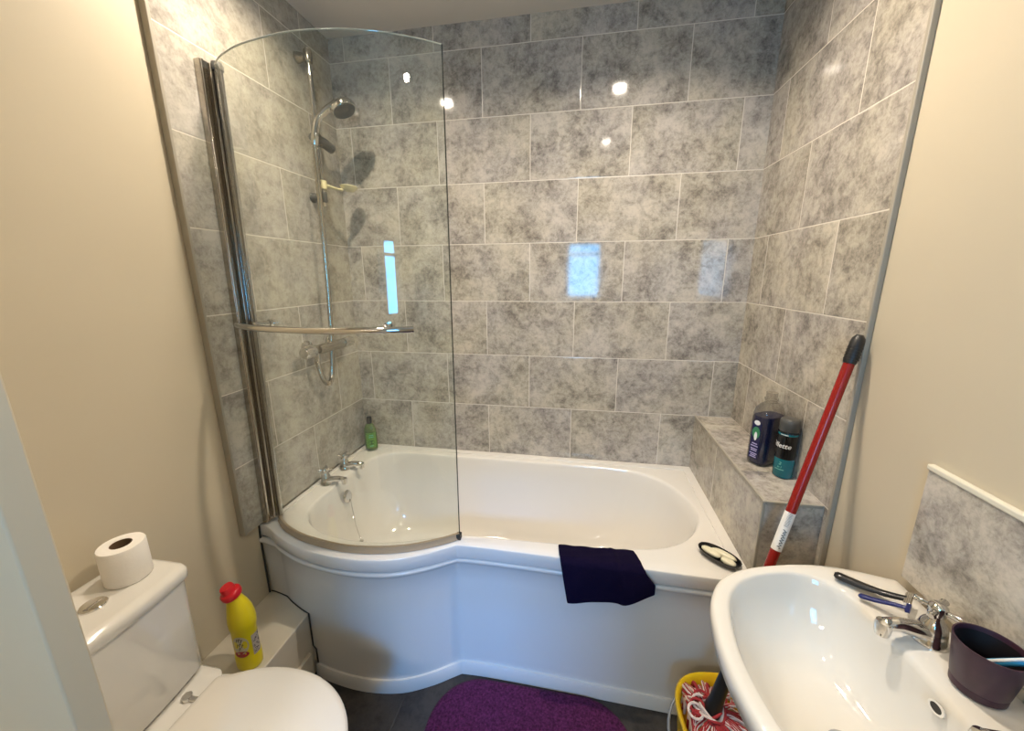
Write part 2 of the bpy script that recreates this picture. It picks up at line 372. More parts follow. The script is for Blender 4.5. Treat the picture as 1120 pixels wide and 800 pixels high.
# boxed-in pipes along the left wall and the skirting on them
b = MB(); b.box((-.02, -1.086, 0), (0.190, -0.695, 0.256))
struct(b.build('wall_boxing', 'boxing_paint', bevel=.004))
struct(MB().box((0.190, -1.086, 0), (0.204, -.79, 0.115)).build('baseboard_left', 'boxing_paint', bevel=.003))
# sealant beads (dark gap where panel meets wall and boxing)
struct(MB().tube([(-.019, -.700, .54), (-.018, -.703, .50), (-.018, -.7035, .40), (-.018, -.7035, .258)], .0035, 8).build('trim_4', 'sealant'))
# tile above the basin
st = thing('splashback_tile', (W + .005, -1.2, .81), 'grey marbled splashback tile standing on the basin against the cream wall', 'tile')
MB().box((W, -1.52, .806), (W + T, -.938, 1.046)).build('tile_face', 'plain_tile', st, smooth=False)
MB().box((W - .003, -1.52, 1.046), (W + T, -.934, 1.058)).build('edge_trim', 'trim_white', st, bevel=.003)

# ------------------------------------------------------------------ downlights
dl = None
for i, (x, y) in enumerate(SPOTS):
    where = ['over the tap end of the bath', 'over the ledge end of the bath', 'over the toilet', 'over the floor in front of the basin'][i]
    if dl is None:
        dl = thing('downlight', (x, y, CEIL), 'round recessed ceiling downlight ' + where, 'light', 'ceiling downlights')
        r_ = MB().lathe([(.047, CEIL), (.046, CEIL - .006), (.040, CEIL - .008), (.032, CEIL - .004), (.032, CEIL)], 32, c=(x, y, 0), cap0=False, cap1=False).build('bezel', 'chrome', dl)
        l_ = MB().lathe([(.031, CEIL - .001), (.029, CEIL - .005), (.0, CEIL - .006)], 24, c=(x, y, 0), cap0=False, cap1=False).build('lens', 'lamp_lens', dl)
    else:
        d2 = dl.copy(); d2.location = (x, y, CEIL); d2['label'] = 'round recessed ceiling downlight ' + where; C.objects.link(d2)
        for ch in (r_, l_):
            c2 = ch.copy(); c2.parent = d2; c2.matrix_parent_inverse = ch.matrix_parent_inverse.copy(); C.objects.link(c2)

# ------------------------------------------------------------------ bath
RZ = 0.545
front = cr_pts([(0.0, -.700, 0), (.035, -.712, 0), (.10, -.746, 0), (.20, -.782, 0), (.32, -.802, 0), (.43, -.804, 0), (.54, -.786, 0), (.63, -.746, 0), (.69, -.708, 0), (.722, -.687, 0)], 7)[:-1] + cr_pts([(.722, -.687, 0), (.80, -.684, 0), (.95, -.685, 0), (1.2, -.691, 0), (1.45, -.697, 0), (LX - .002, -.700, 0)], 5)
outer = front + [Vector((LX - .002, -.35, 0)), Vector((LX - .002, -.002, 0)), Vector((.8, -.002, 0)), Vector((.002, -.002, 0)), Vector((.002, -.64, 0)), Vector((-.018, -.642, 0)), Vector((-.018, -.698, 0))]
inner = cr_pts([(.095, -.40, 0), (.088, -.52, 0), (.105, -.60, 0), (.165, -.665, 0), (.27, -.708, 0), (.40, -.720, 0), (.52, -.702, 0), (.64, -.660, 0), (.74, -.634, 0), (.88, -.628, 0), (1.10, -.618, 0), (1.27, -.606, 0), (1.39, -.584, 0), (1.475, -.535, 0), (1.535, -.455, 0), (1.56, -.36, 0), (1.535, -.245, 0), (1.475, -.145, 0), (1.39, -.085, 0), (1.25, -.066, 0), (.9, -.064, 0), (.5, -.066, 0), (.26, -.068, 0), (.16, -.095, 0), (.108, -.17, 0), (.093, -.28, 0)], 6, closed=True)
def ray_hit(poly, c, a):
    d = Vector((math.cos(a), math.sin(a))); best = None
    for i in range(len(poly)):
        p, q = poly[i], poly[(i + 1) % len(poly)]
        e = Vector((q.x - p.x, q.y - p.y)); w = Vector((p.x - c[0], p.y - c[1]))
        den = d.x * e.y - d.y * e.x
        if abs(den) < 1e-12: continue
        t = (w.x * e.y - w.y * e.x) / den; s_ = (w.x * d.y - w.y * d.x) / den
        if t > 0 and -1e-3 <= s_ <= 1 + 1e-3 and (best is None or t > best): best = t
    return Vector((c[0] + d.x * best, c[1] + d.y * best, 0))
def angs_for(polys, c, n=220):
    A = [2 * PI * i / n for i in range(n)]
    for p in polys: A.append(math.atan2(p.y - c[1], p.x - c[0]) % (2 * PI))
    A = sorted(A); out = [A[0]]
    for a in A[1:]:
        if a - out[-1] > 1e-4: out.append(a)
    return out
bc = (.72, -.38)
A = angs_for(front[::2] + [Vector((.002, -.64, 0)), Vector((-.018, -.642, 0)), Vector((-.018, -.698, 0)), Vector((.002, -.002, 0)), Vector((LX - .002, -.002, 0)), Vector((LX - .002, -.7, 0))] + inner[::3], bc)
O = [ray_hit(outer, bc, a) for a in A]; I = [ray_hit(inner, bc, a) for a in A]
def offs(P, d):      # shrink a closed loop towards its inside by d along local normals
    n = len(P); out = []
    for i in range(n):
        t = (P[(i + 1) % n] - P[i - 1]); t.normalize(); nn = Vector((-t.y, t.x, 0)); out.append(P[i] + nn * d)
    return out
def zz(P, z): return [Vector((p.x, p.y, z)) for p in P]
def lerp(P, Q, t): return [p.lerp(q, t) for p, q in zip(P, Q)]
# bottom of the tub
Bt = []
for a in A:
    ca, sa = math.cos(a), math.sin(a); cx, cy, rx, ry, e = .70, -.375, .50, .215, 3.2
    r = (abs(ca / rx) ** e + abs(sa / ry) ** e) ** (-1 / e); Bt.append(Vector((cx + r * ca, cy + r * sa, 0)))
rings = [zz(lerp(O, I, .06), RZ - .05), zz(O, RZ - .044), zz(O, RZ - .004), zz(lerp(O, I, .012), RZ - .001), zz(lerp(O, I, .035), RZ), zz(lerp(O, I, .5), RZ - .001), zz(lerp(O, I, .9), RZ), zz(lerp(O, I, .97), RZ - .001), zz(I, RZ - .004), zz(lerp(I, Bt, .018), RZ - .012)]
D = .385
for k in range(1, 15):
    a = (PI / 2) * k / 14; l = .20 * math.sin(a) + .80 * (1 - math.cos(a)) ** 1.35
    rings.append(zz(lerp(I, Bt, .018 + .982 * l), RZ - .012 - (D - .012) * math.sin(a) ** .95))
cen = Vector((.70, -.375, 0)); cl = [cen] * len(A)
for t in (.35, .7, .95): rings.append(zz(lerp(Bt, cl, t), RZ - D - .008 * t))
bath = thing('bath', (.8, -.36, 0), 'white shower bath with a bulging front panel, set in the tiled alcove', 'bathtub')
b = MB(); b.loft(rings, cap0=False, cap1=True)
tub = b.build('tub', 'acrylic', bath, angle=50)
# upstand strips sealing the rim to the tiles
b = MB(); b.box((-.001, -.032, RZ - .004), (LX + .001, -.0003, RZ + .0045)); b.box((LX - .034, -.66, RZ - .004), (LX + .001, -.032, RZ + .0045)); b.box((-.001, -.64, RZ - .004), (.018, -.032, RZ + .0045))
b.build('rim_seal_strip', 'acrylic', bath, bevel=.002)
# front panel swept along the front edge
def sweep(path, prof, closed_prof=True):
    rings = []
    n = len(path)
    for i, p in enumerate(path):
        t = (path[min(i + 1, n - 1)] - path[max(i - 1, 0)]).normalized(); nn = Vector((-t.y, t.x, 0))
        rings.append([Vector((p.x + nn.x * d, p.y + nn.y * d, z)) for d, z in prof])
    return rings
pp = [(.025, .4925), (.012, .4925), (.004, .491), (.0, .486), (.001, .479), (.007, .472), (.0125, .462), (.0145, .40), (.0155, .25), (.0145, .10), (.0145, .052), (.025, .052)]
pth = [Vector((-.018, -.711, 0)), Vector((.0, -.7125, 0)), Vector((.025, -.717, 0))] + [p for p in front if p.x > .055]
pn = MB(); pn.loft(sweep(pth, pp), True, True); pn.build('front_panel', 'panel', bath, angle=50)
tp = [(.024, .0), (.004, .0), (.004, .042), (.008, .052), (.024, .052)]
pn = MB(); pn.loft(sweep([p for p in pth if p.x > .185], tp), True, True); pn.build('plinth_strip', 'panel', bath, angle=50)
# core closing the gap under the lip, coloured dark as its shadow
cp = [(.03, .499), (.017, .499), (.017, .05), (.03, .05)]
lab(MB().loft(sweep(pth, cp), True, True).build('gap_shadow_core', 'sealant', bath), 'dark core coloured as the shadow in the gap under the rim')
# overflow with chain
ovc = Vector((.113, -.372, .470)); nrm = Vector((1, 0, .28)).normalized(); rq = nrm.to_track_quat('Z', 'Y').to_matrix()
ov = MB().lathe([(.0, -.004), (.026, -.004), (.028, .003), (.024, .007), (.012, .009), (.0, .009)], 28, c=ovc, mtx=rq).build('overflow', 'chrome', bath)
b = MB()
chain = cr_pts([(.128, -.372, .458), (.136, -.376, .40), (.150, -.385, .335), (.178, -.400, .272)], 14)
for i in range(0, len(chain) - 1):
    b.lathe([(.0, -.0016), (.0022, 0), (.0, .0016)], 8, c=chain[i], mtx=Matrix.Scale(1.0, 3))
b.tube(chain, .0011, 6)
b.lathe([(.0, -.004), (.008, -.004), (.010, .004), (.0, .006)], 14, c=chain[-1] + Vector((0, 0, -.002)))
b.build('plug_chain', 'chrome', bath)

def pillar_tap(base, ang, parent, k=1.0, reach=.10, turn=.3, label=None):
    """chrome pillar tap with a cross head; ang = direction the spout points"""
    bx, by, bz = base; d = Vector((math.cos(ang), math.sin(ang), 0)); B = Vector(base)
    b = MB()
    b.lathe([(.0, 0), (.026 * k, 0), (.026 * k, .004 * k), (.022 * k, .010 * k), (.0205 * k, .022 * k), (.0185 * k, .034 * k), (.0145 * k, .042 * k), (.010 * k, .048 * k), (.0095 * k, .058 * k), (.0, .058 * k)], 28, c=B)
    b.tube([B + Vector((0, 0, .016 * k)), B + d * reach * .3 + Vector((0, 0, .022 * k)), B + d * reach * .7 + Vector((0, 0, .030 * k)), B + d * reach * .95 + Vector((0, 0, .029 * k)), B + d * reach * 1.04 + Vector((0, 0, .022 * k))],
           [.0175 * k, .0145 * k, .0115 * k, .0105 * k, .009 * k], 16)
    b.lathe([(.0, .008 * k), (.010 * k, .008 * k), (.0115 * k, .014 * k), (.0125 * k, .026 * k), (.011 * k, .034 * k), (.0, .037 * k)], 20, c=B + d * reach)
    t = b.build('tap', 'chrome', parent)
    if label: t['label'] = label
    b = MB(); top = B + Vector((0, 0, .066 * k))
    b.lathe([(.0, -.010 * k), (.012 * k, -.010 * k), (.0135 * k, 0), (.012 * k, .007 * k), (.008 * k, .011 * k), (.0, .012 * k)], 22, c=top)
    for q in range(4):
        a = ang + turn + q * PI / 2; e = Vector((math.cos(a), math.sin(a), 0))
        b.tube([top, top + e * .012 * k, top + e * .022 * k, top + e * .029 * k, top + e * .031 * k], [.0048 * k, .0045 * k, .0050 * k, .0064 * k, .004 * k], 12)
    h = b.build('tap_handle', 'chrome', t); return t
pillar_tap((.046, -.405, RZ), 0.0, bath, 1.0, .086, turn=.5)
pillar_tap((.046, -.268, RZ), 0.0, bath, 1.0, .086, turn=.2)

# dark sealant joint where the panel meets the boxing
jp = [q for q in pth if q.x < .185]
jt = sweep(jp + [Vector((.192, -.7795, 0))], [(.0145, .258)])
MB().tube([r_[0] for r_ in jt], .0022, 6).build('joint_sealant', 'sealant', bath)
lab(MB().tube([(.193, -.766, .258), (.193, -.766, .12), (.207, -.771, .112), (.207, -.771, .0)], .0028, 6).build('joint_sealant', 'sealant', bath), 'dark upright joint beside the boxing')

# ------------------------------------------------------------------ shower screen
GB, GT = .566, 2.005
gb = [(.040, -.664), (.085, -.698), (.131, -.722), (.218, -.752), (.358, -.772), (.476, -.764), (.579, -.736), (.665, -.692), (.722, -.652)]
gp = cr_pts([(x, y, 0) for x, y in gb], 6)
scr = thing('shower_screen', (.36, -.75, .55), 'curved clear glass bath screen with chrome wall frame and towel bar', 'shower screen')
glass_curve = gp
b = MB(); gth = .003
def gring(z): return [Vector((q.x, q.y, z)) for q in glass_curve]
outs = []
for z in (GB, GT - .004, GT):
    outs.append(z)
prof = [(-gth, GB), (-gth, GT - .001), (-gth + .001, GT), (gth - .001, GT), (gth, GT - .001), (gth, GB)]
b.loft(sweep(glass_curve, prof), True, True)
gl_o = b.build('glass_panel', ['glass', 'glass_edge'], scr, angle=30)
for p_ in gl_o.data.polygons:
    c_ = p_.center
    if len(p_.vertices) > 4: p_.material_index = 1
# polished edge along the top
b = MB(); b.tube([Vector((q.x, q.y, GT)) for q in glass_curve], .0022, 8); lab(b.build('polished_edge', 'edge_glass', scr), 'bright polished top edge')
# wall profile + hinge profile
b = MB()
b.box((.0, -.700, .556), (.020, -.660, 2.022)); b.box((.020, -.699, .556), (.024, -.690, 2.022)); b.box((.020, -.672, .556), (.024, -.662, 2.022))
b.build('wall_profile', 'satin', scr, bevel=.002)
b = MB(); b.tube([(.024, -.648, .556), (.024, -.648, 2.026)], .0135, 20); b.build('pivot_profile', 'chrome', scr)
lab(MB().box((.018, -.660, .556), (.026, -.655, 2.012)).build('profile_seal', 'dark_rubber', scr), 'dark strip between the two chrome profiles')
b = MB(); b.tube([(.040, -.664, .556), (.040, -.664, 2.010)], .0075, 16); b.build('glass_clamp_profile', 'satin', scr)
b = MB(); b.lathe([(0, 2.010), (.016, 2.010), (.017, 2.020), (.014, 2.030), (.0, 2.031)], 20, c=(.026, -.650, 0)); lab(b.build('top_cap', 'grey_plastic', scr), 'dark grey cap on the frame')
lab(MB().box((.7218, -.6545, GB), (.7242, -.6500, GT)).build('free_edge', 'glass_edge', scr), 'dark green free edge of the glass')
# bottom seal
ps = [(-.005, GB - .008), (-.006, GB - .012), (-.009, GB - .019), (.009, GB - .019), (.006, GB - .012), (.004, GB + .001), (-.004, GB + .001)]
b = MB(); b.loft(sweep(glass_curve, ps), True, True); b.build('bottom_seal', 'seal_strip', scr, angle=60)
b = MB().box((.714, -.664, GB - .02), (.729, -.644, GB + .000)); lab(b.build('seal_end_cap', 'dark_rubber', scr, bevel=.002), 'dark end cap')
# towel bar on outside of glass
def normal_at(i):
    t = (glass_curve[min(i + 1, len(gp) - 1)] - glass_curve[max(i - 1, 0)]).normalized(); return Vector((t.y, -t.x, 0))
bar = []
for i, q in enumerate(glass_curve):
    if .070 <= q.x <= .625: 
        p = q + normal_at(i) * .044; bar.append(Vector((p.x, p.y, 1.272)))
b = MB(); b.tube(bar, .0095, 16); rail = b.build('towel_bar', 'chrome', scr)
for tx in (.165, .562):
    i = min(range(len(gp)), key=lambda k: abs(gp[k].x - tx)); nn = normal_at(i); q = glass_curve[i]
    b = MB(); z = 1.280; mq = nn.to_track_quat('Z', 'Y').to_matrix()
    b.lathe([(0, -.016), (.010, -.016), (.012, -.010), (.012, -.003), (.008, -.003), (.0075, .040), (0, .042)], 18, c=(q.x, q.y, z), mtx=mq)
    b.build('bar_fixing', 'chrome', rail)

# the screen stands slightly out of plumb
def all_children(o):
    for c in o.children: yield c; yield from all_children(c)
bpy.context.view_layer.update()
for c in all_children(scr):
    for v in c.data.vertices:
        v.co.y += .024 * (v.co.z - .556) / 1.45
        if v.co.x < .045: v.co.y += .010 * (v.co.z - .556) / 1.45

# ------------------------------------------------------------------ shower set on the left wall
sh = thing('shower_set', (.0, -.22, 1.10), 'chrome riser rail with hand shower and hose on the left tiled wall', 'shower')
RX, RY = .048, -.215
b = MB(); b.tube([(RX, RY, 1.70), (RX, RY, 2.262)], .0092, 16); b.build('riser_rail', 'chrome', sh)
for z in (1.735, 2.235):
    b = MB(); b.tube([(.0, RY, z), (.012, RY, z), (.03, RY, z), (RX + .012, RY, z)], [.020, .018, .013, .013], 18)
    b.lathe([(0, -.02), (.015, -.02), (.0165, -.012), (.0165, .012), (.015, .02), (0, .02)], 20, c=(RX, RY, z))
    b.build('wall_bracket', 'grey_plastic' if z < 2 else 'satin', sh)
# slider with holder
b = MB(); sz = 1.945
b.lathe([(0, -.022), (.017, -.022), (.018, 0), (.017, .022), (0, .022)], 20, c=(RX, RY, sz))
b.tube([(RX + .012, RY + .075, sz - .010), (RX + .008, RY + .03, sz), (RX + .004, RY - .02, sz), (RX + .012, RY - .040, sz)], [.019, .020, .020, .016], 16)
b.build('slider', 'grey_plastic', sh)
# hand shower
hs = cr_pts([(RX + .020, RY - .045, 1.915), (RX + .026, RY - .045, 1.955), (RX + .038, RY - .035, 2.005), (RX + .066, RY - .015, 2.045), (RX + .098, RY + .004, 2.065)], 6)
b = MB(); b.tube(hs, [.012, .0125, .013, .0135, .014, .014, .012, .012, .012, .012, .012, .012, .012, .012, .0125, .0125, .013, .013, .0135, .014, .015, .016, .018, .020, .022][:len(hs)], 16)
hd = Vector((.42, -.02, -.90)).normalized(); hq = hd.to_track_quat('Z', 'Y').to_matrix(); hc = hs[-1] + Vector((.020, .006, -.004))
b.lathe([(0, -.024), (.020, -.022), (.038, -.010), (.047, .002), (.049, .012), (.046, .018), (0, .018)], 28, c=hc, mtx=hq)
hsh = b.build('hand_shower', 'chrome', sh)
b = MB(); b.lathe([(0, .0175), (.043, .0175), (.041, .021), (.014, .022), (0, .0225)], 28, c=hc, mtx=hq); lab(b.build('spray_plate', 'grey_plastic', hsh), 'dark grey spray plate')
# hose: down from the handle and looping under the valve
ho = cr_pts([(RX + .020, RY - .045, 1.915), (RX + .018, RY - .048, 1.80), (RX + .016, RY - .050, 1.60), (RX + .014, RY - .055, 1.35), (RX + .012, RY - .068, 1.15), (RX + .010, RY - .085, 1.02), (RX + .010, RY - .110, .975), (RX + .010, RY - .145, 1.00), (RX + .010, RY - .165, 1.06), (RX + .010, RY - .170, 1.105)], 16)
b = MB(); b.tube(ho, [.0090 if i % 2 else .0108 for i in range(len(ho))], 10); b.build('shower_hose', 'satin', sh)
# cream plastic soap rest clipped on the rail
b = MB(); dz = 1.782
b.lathe([(0, -.016), (.019, -.016), (.020, 0), (.019, .016), (0, .016)], 20, c=(RX, RY, dz))
b.tube([(RX + .01, RY + .01, dz), (RX + .03, RY + .05, dz - .006), (RX + .04, RY + .075, dz - .006)], [.010, .008, .010], 12, flat=.6)
b.lathe([(0, -.005), (.020, -.004), (.034, .006), (.040, .014), (.036, .017), (.026, .010), (0, .007)], 26, c=(RX + .055, RY + .105, dz - .002), sx=.8, sy=1.15)
sr = tag(b.build('soap_rest', 'cream_plastic'), 'small cream plastic soap rest clipped to the shower riser rail', 'soap rest')
# valve
vl = thing('shower_valve', (.0, -.29, 1.12), 'chrome bar shower valve on the left wall below the riser rail', 'shower valve')
vx = .062; vz = 1.130
b = MB(); b.tube([(vx, -.375, vz), (vx, -.365, vz), (vx, -.215, vz), (vx, -.205, vz)], [.017, .0195, .0195, .017], 20); b.build('valve_body', 'satin', vl)
for y in (-.43, -.175):
    b = MB(); b.tube([(vx, y - .032, vz), (vx, y - .028, vz), (vx, y + .024, vz), (vx, y + .03, vz)], [.019, .0215, .0215, .018], 20)
    for q in range(8):
        a = q * PI / 4; b.box((vx + .021 * math.cos(a) - .002, y - .026, vz + .021 * math.sin(a) - .002), (vx + .021 * math.cos(a) + .002, y + .022, vz + .021 * math.sin(a) + .002))
    b.build('control_knob', 'chrome', vl)
for y in (-.365, -.215):
    b = MB(); b.tube([(.0, y, vz + .004), (.010, y, vz + .004), (.012, y, vz + .004), (.055, y, vz)], [.030, .028, .015, .015], 22); b.build('wall_flange', 'chrome', vl)
b = MB(); b.lathe([(0, -.034), (.009, -.034), (.011, -.02), (.011, 0), (0, 0)], 16, c=(vx - .003, -.385, vz - .012)); b.build('hose_outlet', 'chrome', vl)

# ------------------------------------------------------------------ bottles
# green shower gel bottle in the corner of the bath
gx, gy = .060, -.058
g = thing('shower_gel_bottle', (gx, gy, RZ + .0045), 'green see-through gel bottle with black cap in the tap end corner of the bath', 'bottle')
b = MB(); b.lathe([(0, 0), (.026, 0), (.030, .004), (.031, .02), (.030, .09), (.027, .112), (.020, .130), (.012, .140), (0, .141)], 28, c=(gx, gy, RZ + .0045), sx=1.1, sy=.72); b.build('bottle_body', 'green_plastic', g)
b = MB(); b.lathe([(0, .140), (.0125, .140), (.0135, .146), (.0135, .168), (.011, .174), (0, .175)], 20, c=(gx, gy, RZ + .0045)); lab(b.build('cap', 'black', g), 'black screw cap')
b = MB(); vs, fs = patch(.050, .080, 12, 4); b.add(wrap(vs, (gx, gy, RZ + .0045), .0325, -.95, .057), fs)
vs, fs = ell_patch(.034, .022); b.add(wrap(vs, (gx, gy, RZ + .0045), .0328, -.95, .045), fs, 1)
for k, (w_, zq) in enumerate(((.020, .084), (.024, .074), (.018, .027))):
    vs, fs = patch(w_, .0022, 6, 1); b.add(wrap(vs, (gx, gy, RZ + .0045), .0328, -.95, zq), fs, 2)
lab(b.build('label', ['green_label', 'dark_green', 'pale_teal_ink'], g, smooth=False), 'green label with a dark oval')

# clear bottle of navy liquid on the ledge
nx, ny = 1.722, -.428
n_ = thing('toiletry_bottle', (nx, ny, LZ + .0015), 'tall clear bottle of navy blue liquid without its cap, on the tiled ledge', 'bottle')
def superring(rx, ry, z, c, e=3.0, n=40, rot=.5):
    out = []
    for j in range(n):
        a = 2 * PI * j / n; ca, sa = math.cos(a), math.sin(a); r = (abs(ca / rx) ** e + abs(sa / ry) ** e) ** (-1 / e)
        x, y = r * ca, r * sa; out.append(Vector((c[0] + x * math.cos(rot) - y * math.sin(rot), c[1] + x * math.sin(rot) + y * math.cos(rot), z)))
    return out
ROT = .55
Z0 = LZ + .0015
def nprof(scale, lo, hi, seq):
    return [superring(r * 1.20 * scale, r * .80 * scale, Z0 + z, (nx, ny), e, 40, ROT) for r, z, e in seq if lo <= z <= hi]
seqs = [(.034, .0, 3), (.040, .006, 3.4), (.041, .02, 3.6), (.041, .15, 3.6), (.040, .175, 3.2), (.036, .193, 2.8), (.026, .206, 2.3), (.0165, .211, 2.0)]
b = MB(); b.loft(nprof(1, -1, 1, seqs), True, False)
b.lathe([(.0185, .210), (.0175, .218), (.020, .219), (.020, .224), (.0165, .225), (.0165, .243), (.0145, .243)], 24, c=(nx, ny, Z0), cap0=False, cap1=False)
b.build('bottle_body', 'clear_plastic', n_)
b = MB(); liq = [(.033, .001, 3), (.0385, .007, 3.4), (.0395, .02, 3.6), (.0395, .15, 3.6), (.0392, .160, 3.4), (.0385, .166, 3.2)]
b.loft(nprof(.985, -1, 1, liq), True, True); b.build('liquid', 'navy_liquid', n_)
# label on the broad face towards the bath
def flat_on(vs, ang, dist, z, c):   # place x/y geometry on a plane facing ang
    d = Vector((math.cos(ang), math.sin(ang), 0)); t = Vector((-d.y, d.x, 0))
    return [Vector(c) + d * (dist + v.z) + t * v.x + Vector((0, 0, z + v.y)) for v in vs]
fa = ROT + PI  # narrow side facing the bath (left in the picture)
b = MB()
cN = (nx, ny, Z0)
fa = ROT - PI / 2 ; fdist = .0302
fb = ROT + PI; fd2 = .0498
vs, fs = patch(.030, .125, 2, 2); b.add(flat_on(vs, fb, fd2, .085, cN), fs, 0)
vs, fs = ell_patch(.026, .040); b.add(flat_on(vs, fb, fd2 + .0003, .112, cN), fs, 1)
vs, fs = ell_patch(.010, .030); b.add(flat_on(vs, fb, fd2 + .0006, .100, cN), fs, 2)
for zq, w_ in ((.074, .018), (.066, .024), (.056, .022), (.050, .020), (.040, .024), (.034, .018), (.028, .022)):
    vs, fs = patch(w_, .0035, 1, 1); b.add(flat_on(vs, fb, fd2 + .0004, zq, cN), fs, 3)
vs, fs = ell_patch(.020, .016); b.add(flat_on(vs, fb, fd2 + .0005, .146, cN), fs, 2)
lab(b.build('label', ['navy_liquid', 'leaf_green', 'white_ink', 'lilac_ink'], n_, smooth=False), 'dark label with green leaf mark and pale small print')

# shaving gel can
sx_, sy_ = 1.742, -.517
s_ = thing('shaving_gel_can', (sx_, sy_, Z0), 'black and teal shaving gel can standing nearest on the tiled ledge', 'can')
b = MB(); b.lathe([(0, 0), (.024, 0), (.0265, .003), (.0265, .062)], 36, c=(sx_, sy_, Z0), cap1=False, mi=1); b.lathe([(.0265, .062), (.0265, .138)], 36, c=(sx_, sy_, Z0), cap0=False, cap1=False, mi=0)
b.lathe([(.0265, .138), (.0265, .144)], 36, c=(sx_, sy_, Z0), cap0=False, cap1=False, mi=1); b.lathe([(.0265, .144), (.0255, .149), (.023, .152), (0, .152)], 36, c=(sx_, sy_, Z0), cap0=False, mi=0)
b.build('can_body', ['black_gloss', 'teal'], s_)
b = MB(); b.lathe([(0, .150), (.0255, .150), (.0268, .153), (.0268, .176), (.0255, .184), (.0215, .188), (0, .189)], 36, c=(sx_, sy_, Z0)); lab(b.build('cap', 'grey_plastic', s_), 'dark grey domed cap')
camdir = math.atan2(-1.742 - sy_, 1.102 - sx_)
b = MB(); v0, f0 = text_geo('Gillette', .021, .25, .0003); v0, f0 = subdiv(v0, f0, .002)
b.add(wrap(v0, (sx_, sy_, Z0), .0267, camdir - .74, .105), f0, 0)
b.build('printed_lettering', 'white_ink', s_, smooth=False)
b = MB()
for k, (tx, zq, sz_) in enumerate((('2', .048, .013), ('in 1', .036, .008))):
    v0, f0 = text_geo(tx, sz_, .2, .0002); v0, f0 = subdiv(v0, f0, .002); b.add(wrap(v0, (sx_, sy_, Z0), .0267, camdir - .35, zq), f0)
vs, fs = patch(.024, .0022, 8, 1); b.add(wrap(vs, (sx_, sy_, Z0), .0267, camdir - .35, .028), fs)
lab(b.build('printed_lettering', 'pale_teal_ink', s_, smooth=False), 'pale teal print on the teal base')
b = MB(); vs, fs = patch(.020, .0022, 8, 1); b.add(wrap(vs, (sx_, sy_, Z0), .0267, camdir - .35, .141), fs)
lab(b.build('printed_stripe', 'white_ink', s_, smooth=False), 'pale print on the teal band')

# yellow bleach bottle on the boxing
yx, yy, yz = .134, -.952, .256
y_ = thing('cleaner_bottle', (yx, yy, yz), 'yellow cleaner bottle with angled neck and red cap on the boxing', 'bottle')
seq = [(r_ * .90, z_ * 1.14, o_ * .45) for r_, z_, o_ in [(.036, .0, 0), (.040, .004, 0), (.041, .012, 0), (.041, .040, 0), (.0395, .043, 0), (.039, .050, 0), (.039, .120, 0), (.042, .128, 0), (.0435, .145, 0), (.042, .160, 0), (.038, .178, -.002), (.032, .196, -.007), (.026, .210, -.013), (.022, .220, -.020), (.020, .228, -.026)]]
YA = -2.3; yd = Vector((math.cos(YA), math.sin(YA), 0))
rings = []
for r, z, o in seq:
    rings.append([Vector((yx, yy, yz + z)) + yd * (-o) + Vector((r * math.cos(2 * PI * j / 32) * 1.0, r * math.sin(2 * PI * j / 32) * .86, 0)) for j in range(32)])
b = MB(); b.loft(rings, True, True); b.build('bottle_body', 'yellow', y_)
capd = (yd * .32 + Vector((0, 0, 1))).normalized(); cq = capd.to_track_quat('Z', 'Y').to_matrix(); cc = Vector((yx, yy, yz + .258)) + yd * .011
b = MB(); b.lathe([(0, -.006), (.024, -.006), (.0265, 0), (.0265, .010), (.024, .014), (.0185, .016), (.0175, .030), (.016, .033), (0, .034)], 28, c=cc, mtx=cq); lab(b.build('cap', 'red_cap', y_), 'red ribbed cap')
b = MB(); cY = (yx, yy, yz); ca = math.atan2(-1.742 - yy, 1.102 - yx)
def wrapE(vs, ang, z, eps=.0006):
    out = []
    for v in vs:
        a = ang + v.x / .034; p = Vector(((.0354 + eps) * math.cos(a), (.0354 * .86 + eps) * math.sin(a), z + v.y)); out.append(p + Vector(cY))
    return out
vs, fs = ell_patch(.046, .062); b.add(wrapE(vs, ca - .60, .098), fs, 0)
vs, fs = ell_patch(.040, .022); b.add(wrapE(vs, ca - .60, .066, .0009), fs, 1)
vs, fs = patch(.030, .070, 8, 3); b.add(wrapE(vs, ca + .75, .085), fs, 3)
random.seed(3)
for k in range(26):
    w_ = random.uniform(.002, .007); vs, fs = patch(w_, .0022, 2, 1); ang = ca + .75 + random.uniform(-.3, .3); b.add(wrapE(vs, ang, .055 + .0023 * k, .0012), fs, 2)
for tx, zq, s__ in (('ESS', .103, .014), ('ENCE', .088, .012)): pass
for k, (ax, zq) in enumerate(((-.80, .116), (-.62, .118), (-.45, .114), (-.78, .099), (-.60, .101), (-.43, .097), (-.66, .086))):
    vs, fs = patch(.0018, .012, 1, 2); vs = [Vector((v.x + v.y * .3, v.y, 0)) for v in vs]; b.add(wrapE(vs, ca + ax, zq, .0012), fs, 2)
    vs, fs = patch(.005, .0018, 2, 1); b.add(wrapE(vs, ca + ax + .05, zq + .003, .0012), fs, 2)
lab(b.build('label', ['label_white', 'red_ink', 'dark_ink', 'label_grey'], y_, smooth=False), 'faded label with red and dark print')

